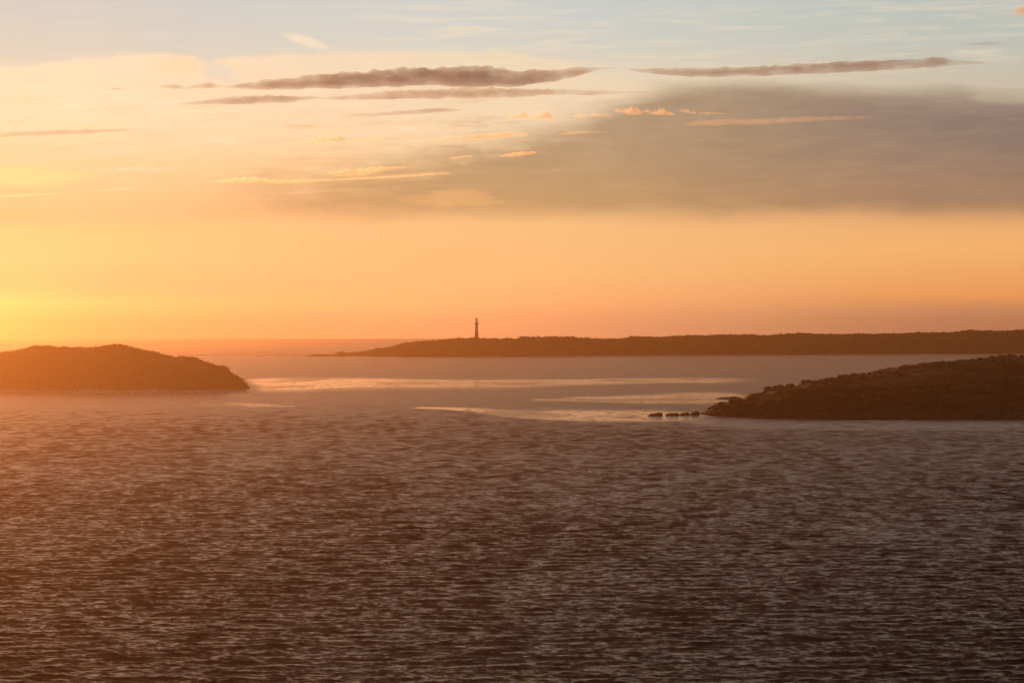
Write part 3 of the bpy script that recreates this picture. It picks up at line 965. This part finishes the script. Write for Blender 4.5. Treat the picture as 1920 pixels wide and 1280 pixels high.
gd = 'long dark bars of cloud'
cloud([(424, 164, 3), (450, 163, 10), (500, 160, 18), (560, 157, 22), (640, 152, 27), (720, 148, 30), (800, 146, 32), (860, 145, 36), (920, 147, 34), (980, 148, 28), (1040, 142, 22), (1085, 135, 16), (1120, 130, 6), (1150, 128, 3)],
      M_CL_DARK, 'longest and thickest dark cloud bar crossing the upper middle of the sky', 5, group=gd)
cloud([(1180, 131, 4), (1215, 134, 9), (1270, 136, 16), (1330, 137, 17), (1400, 135, 17), (1480, 132, 20), (1560, 128, 21), (1640, 124, 19), (1700, 121, 18), (1755, 118, 18), (1790, 119, 9), (1860, 118, 3)],
      M_CL_DARK, 'long dark cloud bar in the upper right, tapering to a point at its right end', 9, group=gd, lump=0.18)
cloud([(338, 196, 3), (380, 193, 8), (430, 190, 13), (500, 187, 16), (545, 187, 12), (580, 184, 6), (606, 184, 3)],
      M_CL_DARK, 'short dark cloud bar under the left end of the longest one', 13, group=gd)
cloud([(600, 186, 3), (650, 184, 8), (720, 180, 14), (800, 177, 18), (880, 175, 20), (960, 176, 16), (1030, 173, 11), (1110, 174, 10), (1160, 174, 6), (1215, 174, 2)],
      M_CL_BROWN, 'long thin brown cloud bar just below the longest dark one', 17, group=gd)
cloud([(303, 163, 4), (320, 163, 10), (338, 164, 8), (350, 165, 4)], M_CL_BROWN, 'tiny dark cloud scrap left of the longest dark bar', 19, group='small dark scraps of cloud')
cloud([(352, 165, 4), (375, 162, 10), (395, 161, 11), (415, 162, 5), (424, 163, 2)], M_CL_BROWN, 'dark lumpy cloud scrap touching the left end of the longest bar', 23, group='small dark scraps of cloud')
cloud([(205, 167, 2), (220, 168, 6), (235, 167, 3)], M_CL_BROWN, 'tiny faint cloud scrap alone in the upper left', 24, group='small dark scraps of cloud')
cloud([(-60, 259, 6), (0, 254, 8), (70, 250, 9), (150, 248, 9), (220, 245, 5), (288, 241, 2)], M_CL_BROWN, 'thin brown streak of cloud running in from the left edge', 29, group='small dark scraps of cloud')
cloud([(165, 270, 2), (210, 268, 4), (245, 267, 3)], M_CL_BROWN, 'faint short streak below the brown one at the left', 30, group='small dark scraps of cloud')
cloud([(1808, 84, 2), (1840, 83, 7), (1865, 83, 6), (1884, 81, 2)], M_CL_BROWN, 'short brown cloud dash high above the right end of the dark bars', 31, group='small dark scraps of cloud')
cloud([(640, 219, 2), (700, 215, 6), (770, 211, 9), (830, 207, 9), (862, 207, 3)], M_CL_BROWN, 'soft peach cloud streak below the thin brown bar', 37)
gq = 'small sunlit puffs of cloud in a row'
for i, (pts, lab) in enumerate([
        ([(948, 222, 3), (962, 219, 12), (978, 217, 15), (994, 221, 6)], 'bright puff at the left end of the row of little clouds'),
        ([(994, 224, 4), (1010, 219, 14), (1022, 217, 18), (1034, 221, 11), (1043, 224, 3)], 'bright pointed puff second from the left in the row of little clouds'),
        ([(1074, 219, 3), (1086, 217, 9), (1101, 219, 4)], 'small low puff third in the row of little clouds'),
        ([(1107, 217, 3), (1114, 214, 10), (1122, 216, 6), (1145, 217, 3)], 'small peaked puff fourth in the row of little clouds'),
        ([(1153, 208, 4), (1170, 209, 11), (1186, 210, 15), (1200, 212, 9), (1206, 213, 3)], 'largest peach puff in the middle of the row of little clouds'),
        ([(1205, 209, 3), (1213, 209, 7), (1220, 210, 3)], 'tiny grey puff right of the largest peach one'),
        ([(1218, 213, 4), (1238, 211, 13), (1252, 213, 9), (1265, 214, 3)], 'peach puff toward the right of the row of little clouds'),
        ([(1272, 208, 3), (1288, 209, 8), (1303, 213, 4)], 'dim small puff second from the right end of the row'),
        ([(1310, 213, 2), (1325, 212, 5), (1362, 214, 2)], 'faint thin wisp at the right end of the row of little clouds')]):
    cloud(pts, M_CL_PUFF, lab, 40 + i, lump=0.6, group=gq, depthk=4.0)
gs = 'pale sunlit streaks of cloud'
cloud([(1284, 234, 4), (1310, 231, 11), (1360, 230, 12), (1440, 228, 11), (1520, 224, 10), (1570, 222, 9), (1610, 221, 6), (1634, 219, 4)],
      M_CL_VEIL, 'long pale streak lying across the grey cloud bank on the right', 61, lump=0.2, group=gs)
cloud([(936, 293, 2), (955, 291, 7), (975, 289, 9), (1005, 286, 4)], M_CL_PUFF, 'short bright streak alone below the row of little clouds', 62, lump=0.3, group=gs)
cloud([(842, 297, 2), (855, 296, 5), (870, 294, 4), (884, 293, 2)], M_CL_PUFF, 'tiny bright streak left of the short bright one', 63, group=gs)
cloud([(617, 324, 5), (640, 326, 12), (680, 322, 11), (720, 317, 8), (742, 315, 4), (760, 315, 3)], M_CL_PUFF, 'bright flat cloud hovering over the long low streak', 64, lump=0.35, group=gs)
cloud([(402, 340, 3), (440, 339, 10), (475, 338, 11), (520, 341, 7), (570, 340, 8), (620, 338, 3), (700, 334, 4), (790, 328, 6), (842, 325, 3)],
      M_CL_PUFF, 'longest low bright streak left of centre', 65, lump=0.35, group=gs)
cloud([(174, 358, 2), (205, 356, 5), (245, 353, 5), (275, 351, 2)], M_CL_PALE, 'thin low bright dash at the left', 66, group=gs)
cloud([(-20, 368, 3), (30, 367, 6), (60, 365, 5), (104, 364, 2)], M_CL_PALE, 'low pale dash at the far left edge', 67, group=gs)
cloud([(555, 266, 3), (590, 264, 7), (612, 260, 12), (650, 263, 7), (700, 264, 3)], M_CL_PUFF, 'bright ragged cloud below the peach streak left of centre', 68, lump=0.6, group=gs)
cloud([(772, 264, 2), (820, 263, 5), (870, 260, 8), (910, 257, 10), (945, 254, 11), (965, 253, 7), (990, 254, 3)], M_CL_PUFF, 'bright ragged streak below the left puffs of the row', 69, lump=0.5, group=gs)
cloud([(1044, 253, 2), (1070, 249, 8), (1090, 248, 7), (1140, 248, 2)], M_CL_PALE, 'pale wisp right of the bright ragged streak', 70, lump=0.5, group=gs)
cloud([(1894, 24, 4), (1905, 24, 11), (1920, 22, 14), (1950, 22, 12), (1975, 24, 4)], M_CL_PUFF, 'bright puff cut by the top right corner of the picture', 71, lump=0.6, depthk=4.0)


# ------------------------------------------------------------------ haze
def build_haze():
    m = bpy.data.materials.new('sea haze'); m.use_nodes = True
    nt = m.node_tree; nt.nodes.clear()
    pv = nt.nodes.new('ShaderNodeVolumePrincipled')
    pv.inputs['Color'].default_value = (1.0, 0.65, 0.33, 1)
    pv.inputs['Density'].default_value = 0.55e-4
    pv.inputs['Anisotropy'].default_value = 0.885
    o = nt.nodes.new('ShaderNodeOutputMaterial'); nt.links.new(pv.outputs[0], o.inputs['Volume'])
    h = boxes('haze', [(0, 0, 45.0, 14300, 14300, 94.0, 0)], m, None)
    tag(h, 'warm sunset haze lying over the whole sea', None, None, 'stuff')


build_haze()
